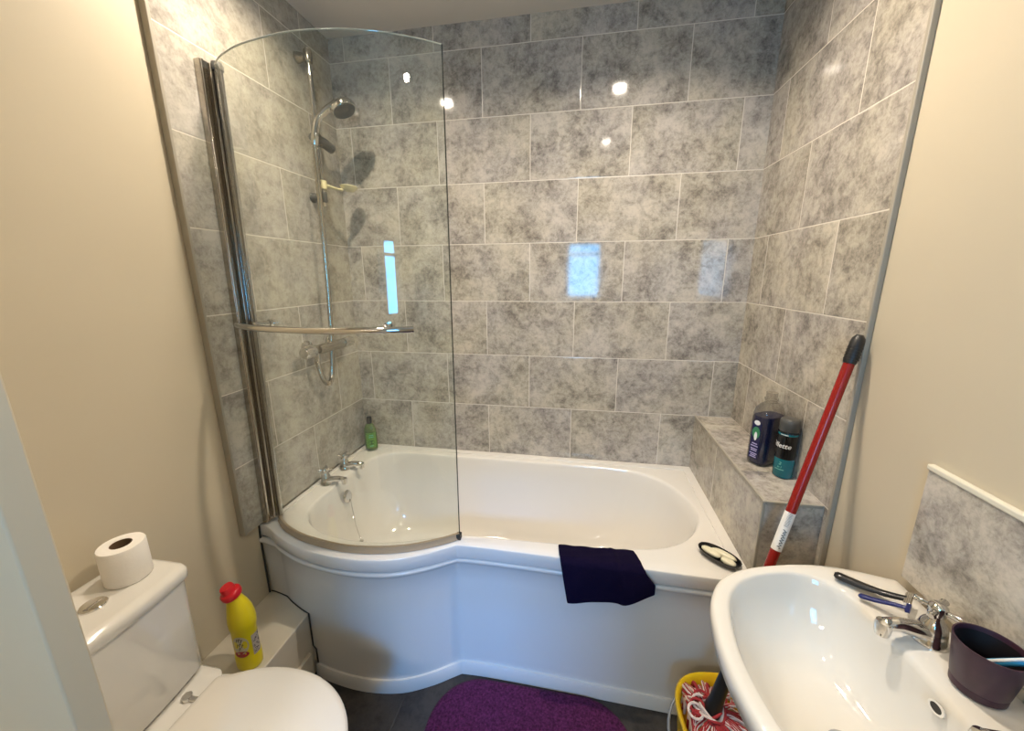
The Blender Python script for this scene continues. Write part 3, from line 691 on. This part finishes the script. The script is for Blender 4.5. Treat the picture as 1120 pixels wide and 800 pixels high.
# ------------------------------------------------------------------ towel flannel over the rim
tw_prof = [(-.632, RZ + .004), (-.655, RZ + .006), (-.680, RZ + .008), (-.697, RZ + .007), (-.7075, RZ - .002)]
NU, NV = 36, 34
b = MB(); vs = []
for j in range(NV + 1):
    for i in range(NU + 1):
        u = i / NU; v = j / NV
        zb = .408 + .022 * min(1, u / .7) if u < .7 else .430 + .045 * (u - .7) / .3
        # split the drape: first 30% on top of the rim, the rest hanging
        if v < .32:
            k = v / .32 * (len(tw_prof) - 1); a = int(min(k, len(tw_prof) - 2)); f = k - a
            y = tw_prof[a][0] * (1 - f) + tw_prof[a + 1][0] * f; z = tw_prof[a][1] * (1 - f) + tw_prof[a + 1][1] * f
            if v < .2: y += .012 * (u - .3)
        else:
            w_ = (v - .32) / .68; z = (RZ - .002) * (1 - w_) + zb * w_
            y = -.7075 - .004 * math.sin(w_ * PI) - .005 * w_ * math.sin(u * 9 + 1) - .004 * w_
        x0 = 1.056 + .036 * v; x1 = 1.297 + .055 * min(1, v * 1.5)
        x = x0 + (x1 - x0) * u
        ridge = math.exp(-((u - .70 + .05 * v) / .02) ** 2) * .005
        if v < .32: z += ridge + .0012 * math.sin(u * 23) + .0008 * math.sin(v * 60 + u * 9)
        else: y -= ridge + .0012 * math.sin(u * 19 + v * 7)
        vs.append(Vector((x, y, z)))
fs = [(j * (NU + 1) + i, j * (NU + 1) + i + 1, (j + 1) * (NU + 1) + i + 1, (j + 1) * (NU + 1) + i) for j in range(NV) for i in range(NU)]
b.add(vs, fs); fl = b.build('flannel', 'towel', angle=80)
so = fl.modifiers.new('thick', 'SOLIDIFY'); so.thickness = .005; so.offset = 1
ss = fl.modifiers.new('sub', 'SUBSURF'); ss.levels = 1; ss.render_levels = 1
tag(fl, 'dark purple face cloth hanging over the front rim of the bath', 'cloth')

# ------------------------------------------------------------------ soap dish
sdc = Vector((1.556, -.611, RZ + .0048)); sa_ = math.atan2(-.085, .088)
rot = Matrix.Rotation(sa_, 3, 'Z')
def oval(a, bq, z, e=2.3, n=36): return [sdc + rot @ Vector((p.x, p.y, 0)) + Vector((0, 0, z)) for p in superring(a, bq, 0, (0, 0), e, n, 0)]
b = MB(); b.loft([oval(.052, .026, .0), oval(.060, .031, .003), oval(.064, .034, .012), oval(.0645, .0345, .014), oval(.061, .031, .0135), oval(.055, .027, .005), oval(.03, .014, .004)], True, True)
sd = tag(b.build('soap_dish', 'black_gloss'), 'small oval black soap dish on the bath rim beside the ledge', 'soap dish')
for k, (ox, oy, rl, rw, rz_, lb) in enumerate(((-.022, -.008, .031, .014, -.05, 'cream soap bar lying at the left end of the black dish'), (.008, .012, .038, .012, .08, 'long cream soap bar lying along the ledge side of the black dish'), (.032, -.010, .022, .013, .05, 'small cream soap bar at the near right end of the black dish'))):
    c = sdc + rot @ Vector((ox, oy, 0)); rr = rot @ Matrix.Rotation(rz_, 3, 'Z'); b = MB(); R_ = []
    for zf, sf in ((0, .55), (.10, .80), (.3, .96), (.5, 1), (.7, .95), (.9, .75), (1, .4)):
        R_.append([c + rr @ Vector((p.x, p.y, 0)) + Vector((0, 0, .0052 + .015 * zf)) for p in superring(rl * sf, rw * sf, 0, (0, 0), 2.2, 24, 0)])
    b.loft(R_); tag(b.build('soap_bar', 'soap'), lb, 'soap', 'soap bars in the black dish')

# ------------------------------------------------------------------ toilet
to = thing('toilet', (.3, -1.24, 0), 'white close-coupled toilet with its lid closed beside the boxing', 'toilet')
TY = -1.240
def bowed(x0, x1, y0, y1, z, bow, r=.03, n=8):
    """rounded rectangle with a slightly bowed front (x1 side)"""
    pts = []
    for i in range(13):
        t = i / 12; y = y1 - r + (y0 + r - (y1 - r)) * t; pts.append((x1 + bow * (1 - (2 * t - 1) ** 2), y))
    P = []
    def arc(cx, cy, a0, a1):
        for i in range(n + 1):
            a = a0 + (a1 - a0) * i / n; P.append((cx + r * math.cos(a), cy + r * math.sin(a)))
    P += pts[::-1][0:0]
    arc(x0 + r, y0 + r, PI, 1.5 * PI); arc(x1 - r, y0 + r, 1.5 * PI, 2 * PI)
    for p in pts[::-1][1:-1]: P.append(p)
    arc(x1 - r, y1 - r, 0, .5 * PI); arc(x0 + r, y1 - r, .5 * PI, PI)
    return [Vector((x, y, z)) for x, y in P]
cy0, cy1 = -1.408, -1.078
b = MB(); b.loft([bowed(-.012, .150, cy0 + .014, cy1 - .012, .415, .008), bowed(-.016, .160, cy0 + .008, cy1 - .005, .43, .010), bowed(-.016, .164, cy0 + .008, cy1 - .006, .60, .010), bowed(-.016, .165, cy0 + .006, cy1 - .004, .692, .010)], True, True)
ci = b.build('cistern', 'ceramic', to, angle=60)
b = MB(); b.loft([bowed(-.018, .168, cy0 + .003, cy1 - .001, .6925, .010), bowed(-.018, .172, cy0, cy1 + .002, .697, .011), bowed(-.018, .172, cy0, cy1 + .002, .716, .011), bowed(-.007, .168, cy0 + .004, cy1 - .002, .7235, .010), bowed(-.004, .155, cy0 + .014, cy1 - .012, .7275, .009), bowed(.0, .149, cy0 + .019, cy1 - .017, .7265, .008)], True, True)
cl_ = b.build('cistern_lid', 'ceramic', ci, angle=60)
b = MB(); b.lathe([(0, .7263), (.023, .7263), (.023, .7295), (.0215, .731), (.018, .731), (.017, .7305), (0, .7305)], 30, c=(.088, -1.222, 0)); b.box((.087, -1.24, .7303), (.0885, -1.204, .7318)); b.build('flush_button', 'chrome', ci)
def dshape(x0, x1, hw, z, n=40, sq=.09, yc=TY):
    """toilet seat outline: squarish at the hinges, elliptical at the front"""
    P = []; cx = x0 + (x1 - x0) * .46; a = x1 - cx
    for i in range(n):
        t = -PI / 2 + PI * i / (n - 1); P.append((cx + a * math.cos(t), yc + hw * math.sin(t)))
    for i in range(1, n // 2):
        t = i / (n // 2); P.append((cx + (x0 - cx) * t if t < .9 else x0 + (cx - x0) * (1 - t) * .4, yc + hw * (1 - .36 * t ** 2.2)))
    for i in range(n // 2 - 1, 0, -1):
        t = i / (n // 2); P.append((cx + (x0 - cx) * t if t < .9 else x0 + (cx - x0) * (1 - t) * .4, yc - hw * (1 - .36 * t ** 2.2)))
    return [Vector((x, y, z)) for x, y in P]
b = MB(); SZ = .408
def sc_d(z, ins): return dshape(.213 + ins, .640 - ins, .182 - ins, z)
b.loft([sc_d(SZ, .012), sc_d(SZ + .002, .003), sc_d(SZ + .008, 0), sc_d(SZ + .014, .001), sc_d(SZ + .019, .006), sc_d(SZ + .021, .016), sc_d(SZ + .0215, .06), sc_d(SZ + .021, .12)], True, True)
b.build('seat_lid', 'seat', to, angle=60)
b = MB(); b.loft([sc_d(SZ - .022, .016), sc_d(SZ - .020, .008), sc_d(SZ - .008, .006), sc_d(SZ - .002, .012)], True, True); b.build('seat_ring', 'seat', to, angle=60)
for y in (TY - .075, TY + .075):
    b = MB(); b.tube([(.190, y, .412), (.190, y, .424)], .011, 14); b.tube([(.190, y, .418), (.225, y, .418)], .006, 10); b.build('hinge', 'chrome', to)
b = MB()
def bowl(z, x0, x1, hw): return dshape(x0, x1, hw, z)
b.loft([bowl(0, .12, .46, .10), bowl(.03, .11, .47, .105), bowl(.12, .10, .46, .10), bowl(.22, .08, .49, .115), bowl(.31, .06, .58, .150), bowl(.365, .05, .610, .168), bowl(.383, .05, .620, .172), bowl(.386, .06, .61, .165)], True, True)
b.build('pan', 'ceramic', to, angle=70)
b = MB(); b.loft([bowed(.0, .20, TY - .135, TY + .135, .30, .0, .03), bowed(.0, .215, TY - .15, TY + .15, .37, .0, .03), bowed(.0, .22, TY - .155, TY + .155, .410, .0, .03), bowed(.003, .216, TY - .15, TY + .15, .4145, .0, .03)], True, True); b.build('rear_deck', 'ceramic', to, angle=60)

# toilet roll
rx_, ry_ = .070, -1.140
tr = thing('toilet_roll', (rx_, ry_, .7276), 'white toilet roll standing on the cistern lid', 'toilet paper')
z0 = .7277
b = MB(); b.lathe([(.020, z0), (.0415, z0), (.043, z0 + .003), (.043, z0 + .085), (.0415, z0 + .088), (.020, z0 + .088)], 40, c=(rx_, ry_, 0), cap0=False, cap1=False)
b.build('paper_roll', 'paper', tr)
b = MB(); b.lathe([(.0200, z0 + .0005), (.0200, z0 + .0875), (.0187, z0 + .0875), (.0187, z0 + .0005), (.0200, z0 + .0005)], 30, c=(rx_, ry_, 0), cap0=False, cap1=False); lab(b.build('card_core', 'card', tr), 'brown card core')

# ------------------------------------------------------------------ basin
BZ = .800
ba = thing('wash_basin', (1.56, -1.18, 0), 'white pedestal wash basin fixed to the right wall', 'basin')
BC = (1.575, -1.18)
half = [(1.772, -.935), (1.70, -.921), (1.62, -.921), (1.54, -.938), (1.465, -.963), (1.405, -1.003), (1.370, -1.065), (1.357, -1.13), (1.354, -1.18)]
full = half + [(x, -2.36 - y) for x, y in half[::-1][1:]]
bo = cr_pts([(x, y, 0) for x, y in full], 8); bo += [Vector((1.772, -1.30, 0)), Vector((1.772, -1.06, 0))]
hin = [(1.656, -1.10), (1.652, -1.045), (1.632, -.990), (1.585, -.962), (1.53, -.966), (1.465, -.992), (1.420, -1.035), (1.397, -1.09), (1.385, -1.18)]
fin = [(1.659, -1.18)] + hin + [(x, -2.36 - y) for x, y in hin[::-1][1:]]
bi = cr_pts([(x, y, 0) for x, y in fin], 8, closed=True)
A2 = angs_for([Vector((1.772, -.935, 0)), Vector((1.772, -1.425, 0))], BC, 160)
BO = [ray_hit(bo, BC, a) for a in A2]; BI = [ray_hit(bi, BC, a) for a in A2]
BB = [Vector((1.555 + .055 * math.cos(a), -1.18 + .075 * math.sin(a), 0)) for a in A2]
BU = [Vector((1.66 + .095 * math.cos(a), -1.18 + .10 * math.sin(a), 0)) for a in A2]
BU = [Vector((min(p.x, 1.770), p.y, 0)) for p in BU]
def cl(P): return [Vector((min(p.x, 1.7735), p.y, p.z)) for p in P]
rings = [cl(zz(lerp(BO, BU, 1), .60)), cl(zz(lerp(BO, BU, .85), .615)), cl(zz(lerp(BO, BU, .6), .65)), cl(zz(lerp(BO, BU, .32), .70)), cl(zz(lerp(BO, BU, .13), .742)), cl(zz(lerp(BO, BI, .06), .765)), cl(zz(lerp(BO, BI, -.0), .782)), cl(zz(BO, .791)), cl(zz(lerp(BO, BI, .08), .7985)), cl(zz(lerp(BO, BI, .22), .8015)), cl(zz(lerp(BO, BI, .45), .802)), cl(zz(lerp(BO, BI, .8), .800)), cl(zz(lerp(BO, BI, .94), .7985)), zz(BI, .794), zz(lerp(BI, BB, .03), .786)]
for k in range(1, 13):
    a = (PI / 2) * k / 12; l = .25 * math.sin(a) + .75 * (1 - math.cos(a)) ** 1.2
    rings.append(zz(lerp(BI, BB, .03 + .97 * l), .786 - .126 * math.sin(a)))
cB = [Vector((1.555, -1.18, 0))] * len(A2)
rings.append(zz(lerp(BB, cB, .6), .657))
b = MB(); b.loft(rings, True, True); bs = b.build('bowl', 'ceramic', ba, angle=60)
# overflow hole, waste
onr = Vector((-1, 0, .35)).normalized(); oq = onr.to_track_quat('Z', 'Y').to_matrix()
b = MB(); b.lathe([(.0085, -.001), (.0105, -.001), (.0105, .0012), (.0075, .0012), (.0075, -.001)], 22, c=(1.651, -1.192, .776), mtx=oq, sx=1.25, sy=.75, cap0=False, cap1=False)
lab(b.build('overflow_ring', 'ceramic', ba), 'metal-edged overflow hole')
b = MB(); b.lathe([(0, 0), (.0085, 0), (.0085, .0007), (0, .0007)], 22, c=(1.651, -1.192, .776), mtx=oq, sx=1.25, sy=.75); b.build('overflow_hole', 'sealant', ba)
b = MB(); b.lathe([(0, .656), (.022, .656), (.022, .659), (.015, .661), (0, .659)], 26, c=(1.555, -1.18, 0)); b.build('waste', 'chrome', ba)
b = MB()
pr = lambda z, x0, x1, hw: superring((x1 - x0) / 2, hw, z, ((x0 + x1) / 2, -1.18), 3, 36, 0)
b.loft([pr(0, 1.57, 1.768, .10), pr(.05, 1.575, 1.768, .095), pr(.2, 1.595, 1.766, .075), pr(.45, 1.59, 1.766, .075), pr(.60, 1.575, 1.768, .09), pr(.64, 1.57, 1.768, .095)], True, True); b.build('pedestal', 'ceramic', ba, angle=60)
pillar_tap((1.712, -1.090, .800), PI + .10, ba, .98, .078, turn=.55)
pillar_tap((1.712, -1.275, .800), PI - .10, ba, .98, .078, turn=.3)

# cup with toothbrush
cx_, cy_ = 1.711, -1.174
cu = thing('tumbler', (cx_, cy_, .802), 'dark plum tumbler standing on the basin behind the near tap', 'cup')
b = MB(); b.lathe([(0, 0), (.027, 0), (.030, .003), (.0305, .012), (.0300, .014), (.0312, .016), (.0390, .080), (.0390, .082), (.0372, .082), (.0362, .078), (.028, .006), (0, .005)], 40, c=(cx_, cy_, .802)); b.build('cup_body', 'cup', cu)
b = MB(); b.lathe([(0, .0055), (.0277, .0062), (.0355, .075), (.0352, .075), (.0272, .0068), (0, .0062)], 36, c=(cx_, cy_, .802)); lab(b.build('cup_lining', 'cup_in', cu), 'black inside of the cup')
tb = thing('toothbrush', (cx_, cy_, .81), 'light blue and white toothbrush standing in the plum tumbler', 'toothbrush')
p0 = Vector((cx_ - .016, cy_ + .022, .820)); dirb = (Vector((1.745, -1.205, .900)) - p0).normalized(); p1 = p0 + dirb * .17
tbp = [p0 + (p1 - p0) * t for t in (0, .1, .3, .5, .7, .8, 1)]
MB().tube(tbp, [.004, .005, .0055, .005, .0035, .003, .0045], 12).build('handle', 'light_blue', tb)
MB().tube([p + Vector((-.0035, 0, .003)) for p in tbp[1:5]], .0024, 8).build('grip_strip', 'white_ink', tb)
b = MB()
for i in range(6):
    for j in (-1, 0, 1):
        q = p1 - dirb * (.004 * i); b.tube([q + Vector((.002 * j, 0, 0)), q + Vector((.002 * j - .001, .008, .009))], .0012, 6)
b.build('bristles', 'bristle', tb)

# razors leaning on the tap
def rot_from(a, bq): d = (Vector(bq) - Vector(a)).normalized(); return d
def razor(pts, rad, body, head_mat, label, hk=1.0):
    rz = thing('razor', pts[0], label, 'razor')
    c = cr_pts(pts, 6); n = len(c); b = MB(); b.tube(c, [rad * (.6 if i == 0 else (1.05 if i == 1 else 1.22 - .5 * i / n)) for i in range(n)], 14, flat=.7); b.build('handle', body, rz)
    d = (c[-1] - c[-2]).normalized(); sd_ = d.cross(Vector((0, 0, 1))).normalized(); up = sd_.cross(d)
    rm = Matrix((sd_, d, up)).transposed(); b = MB(); ce = c[-1]
    vs = [Vector((x, y, z)) for x in (-.019, .019) for y in (-.002, .009) for z in (-.004, .003)]
    b.box((-.0195, -.003, -.0035), (.0195, .007, .0035))
    for k in range(3): b.box((-.018, -.0015 + k * .0028, .0034), (.018, -.0003 + k * .0028, .0042))
    b.v = [tuple(ce + rm @ (Vector(v) * hk)) for v in b.v]; b.build('blade_head', head_mat, rz, bevel=.0008)
    return rz
razor([(1.638, -.962, .8105), (1.665, -.985, .812), (1.695, -1.008, .816), (1.718, -1.028, .826)], .0085, 'black', 'chrome', 'black handled razor lying on the basin against the far tap', .95)
razor([(1.652, -1.012, .8085), (1.668, -1.028, .815), (1.686, -1.045, .825), (1.698, -1.056, .830)], .0052, 'blue', 'blue', 'thin blue disposable razor lying between the black razor and the tap', .62)

# ------------------------------------------------------------------ mop and bucket
P0 = Vector((1.480, -.886, .300)); P1 = Vector((1.760, -.705, 1.268)); md = (P1 - P0).normalized()
def on_pole(s): return P0 + (P1 - P0) * s
mp = thing('mop', tuple(P0), 'red handled string mop leaning from its bucket to the right wall', 'mop')
MB().tube([on_pole(.20), on_pole(.94)], .0115, 18).build('pole', 'red', mp)
b = MB(); b.tube([on_pole(.935), on_pole(.94), on_pole(.985), on_pole(.997), on_pole(1.005)], [.0125, .0138, .0145, .013, .007], 18); 
for s in (.945, .952, .959, .966, .973): b.tube([on_pole(s), on_pole(s + .0025)], .0152, 18)
lab(b.build('end_grip', 'dark_rubber', mp), 'black ribbed hanging grip')
b = MB(); b.tube([on_pole(.455), on_pole(.555)], .0119, 24); stk = lab(b.build('sticker', 'paper', mp), 'white paper sticker with black print')
b = MB(); random.seed(5)
pa = math.atan2(-1.0, -.75); e1 = md.cross(Vector((0, 1, 0))).normalized(); e2 = md.cross(e1)
view = (Vector((1.102, -1.742, 1.415)) - on_pole(.5)); vx_, vy_ = view.dot(e1), view.dot(e2); va = math.atan2(vy_, vx_)
sq = []
for k in range(40):
    s = .462 + .05 * k / 40; a = va + .35 + .3 * math.sin(k * 1.1) + .15 * math.sin(k * 2.7); sq.append(on_pole(s) + (e1 * math.cos(a) + e2 * math.sin(a)) * .0121)
b.tube(sq, .0008, 5)
for k in range(12):
    s = .520 + .003 * k; a = va + .1
    b.tube([on_pole(s) + (e1 * math.cos(a + q) + e2 * math.sin(a + q)) * .0121 for q in (-.35, -.1, .15, .35 + .2 * random.random())], .0004, 4)
b.build('sticker_print', 'black', stk)
b = MB(); b.tube([on_pole(-.01), on_pole(.01), on_pole(.03), on_pole(.12), on_pole(.215)], [.020, .021, .0175, .0150, .0135], 20); b.build('socket', 'black', mp)
# bucket
bkx, bky = 1.525, -.905
bk = thing('mop_bucket', (bkx, bky, 0), 'yellow oval mop bucket on the floor between bath panel and basin', 'bucket')
def bo_(rx, ry, z): return superring(rx, ry, z, (bkx, bky), 2.6, 48, .12)
k_ = [(.095, .100, 0), (.102, .108, .01), (.118, .130, .20), (.122, .135, .262), (.128, .141, .268), (.130, .143, .277), (.126, .139, .282), (.119, .132, .278), (.116, .128, .20), (.098, .104, .012)]
b = MB(); b.loft([bo_(rx, ry, z) for rx, ry, z in k_], True, True); b.build('bucket_body', 'bucket_yellow', bk, angle=60)
# wire handle hanging down on the left side
hp = []
for i in range(25):
    t = PI * i / 24; hp.append(Vector((bkx - .136 * math.sin(t) ** .7 if math.sin(t) > 1e-6 else bkx, bky + .148 * math.cos(t), .255 - .075 * math.sin(t))))
hp = [Vector((bkx - .148 * math.sin(PI * i / 24), bky + .150 * math.cos(PI * i / 24), .262 - .055 * math.sin(PI * i / 24))) for i in range(25)]
lab(MB().tube(hp, .004, 10).build('wire_handle', 'grey_wire', bk), 'grey bail handle hanging at the left side')
# mop strings
random.seed(11); b = MB(); cen = P0 + Vector((0, 0, -.028))
for k in range(120):
    a = 2 * PI * k / 120 + random.uniform(-.05, .05); R1 = random.uniform(.065, .098); lift = random.uniform(.002, .020); tw = random.uniform(-.5, .5)
    st_ = cen + Vector((math.cos(a) * .012, math.sin(a) * .012, random.uniform(-.015, .012)))
    p = [st_]
    for t, zf in ((.25, 1.0), (.5, .9), (.75, .2), (1.0, -1.2), (1.05, -3.0)):
        aa = a + tw * t; r = .012 + R1 * t; q = cen + Vector((math.cos(aa) * r, math.sin(aa) * r * 1.05, lift * zf + (.004 * random.random())))
        # keep inside the bucket
        q.x = max(bkx - .098, min(bkx + .098, q.x)); q.y = max(bky - .108, min(bky + .108, q.y)); p.append(q)
    c = cr_pts(p, 4); rr = random.uniform(.0036, .0048); mi = 1 if k % 3 == 1 else 0
    b.tube(c, rr, 6, mi=mi)
    if mi == 0: b.tube([q + Vector((0, 0, rr * .75)) for q in c], rr * .45, 5, mi=1)
# knotted loops round the socket
for k in range(7):
    a0 = random.uniform(0, 2 * PI); rr = random.uniform(.022, .034)
    lp = [cen + Vector((math.cos(a0 + t) * rr - .004, math.sin(a0 + t) * rr, .020 + .010 * math.sin(2 * t + k) + .002 * k)) for t in [i * .33 for i in range(15)]]
    b.tube(lp, .0036, 6, mi=k % 2)
for k in range(4):
    c0 = cen + Vector((-.045 + .008 * k, -.012 + .012 * k, .030)); lp = [c0 + Vector((.018 * math.cos(t), .016 * math.sin(t), .006 * math.sin(t))) for t in [i * .42 for i in range(16)]]
    b.tube(lp, .0034, 6, mi=k % 2)
msr = b.build('mop_strings', ['mop_white', 'mop_red'], mp); msr['kind'] = 'stuff'; msr['label'] = 'red and white cotton strings'

# ------------------------------------------------------------------ bath mat
def rr(x0, x1, y0, y1, r, z, n=12):
    P = []
    for cx, cy, a in ((x1 - r, y1 - r, 0), (x0 + r, y1 - r, PI / 2), (x0 + r, y0 + r, PI), (x1 - r, y0 + r, 1.5 * PI)):
        for i in range(n + 1): t = a + PI / 2 * i / n; P.append(Vector((cx + r * math.cos(t), cy + r * math.sin(t), z)))
    return P
b = MB(); x0, x1, y0, y1 = .66, 1.315, -1.22, -.697
b.loft([rr(x0, x1, y0, y1, .16, 0), rr(x0 - .003, x1 + .003, y0 - .003, y1 + .003, .163, .006), rr(x0, x1, y0, y1, .16, .013), rr(x0 + .01, x1 - .01, y0 + .01, y1 - .01, .15, .016), rr(x0 + .04, x1 - .04, y0 + .04, y1 - .04, .12, .0165)], True, True)
tag(b.build('bath_mat', 'rug', angle=60), 'purple bath mat with rounded corners on the dark floor before the bath', 'bath mat')
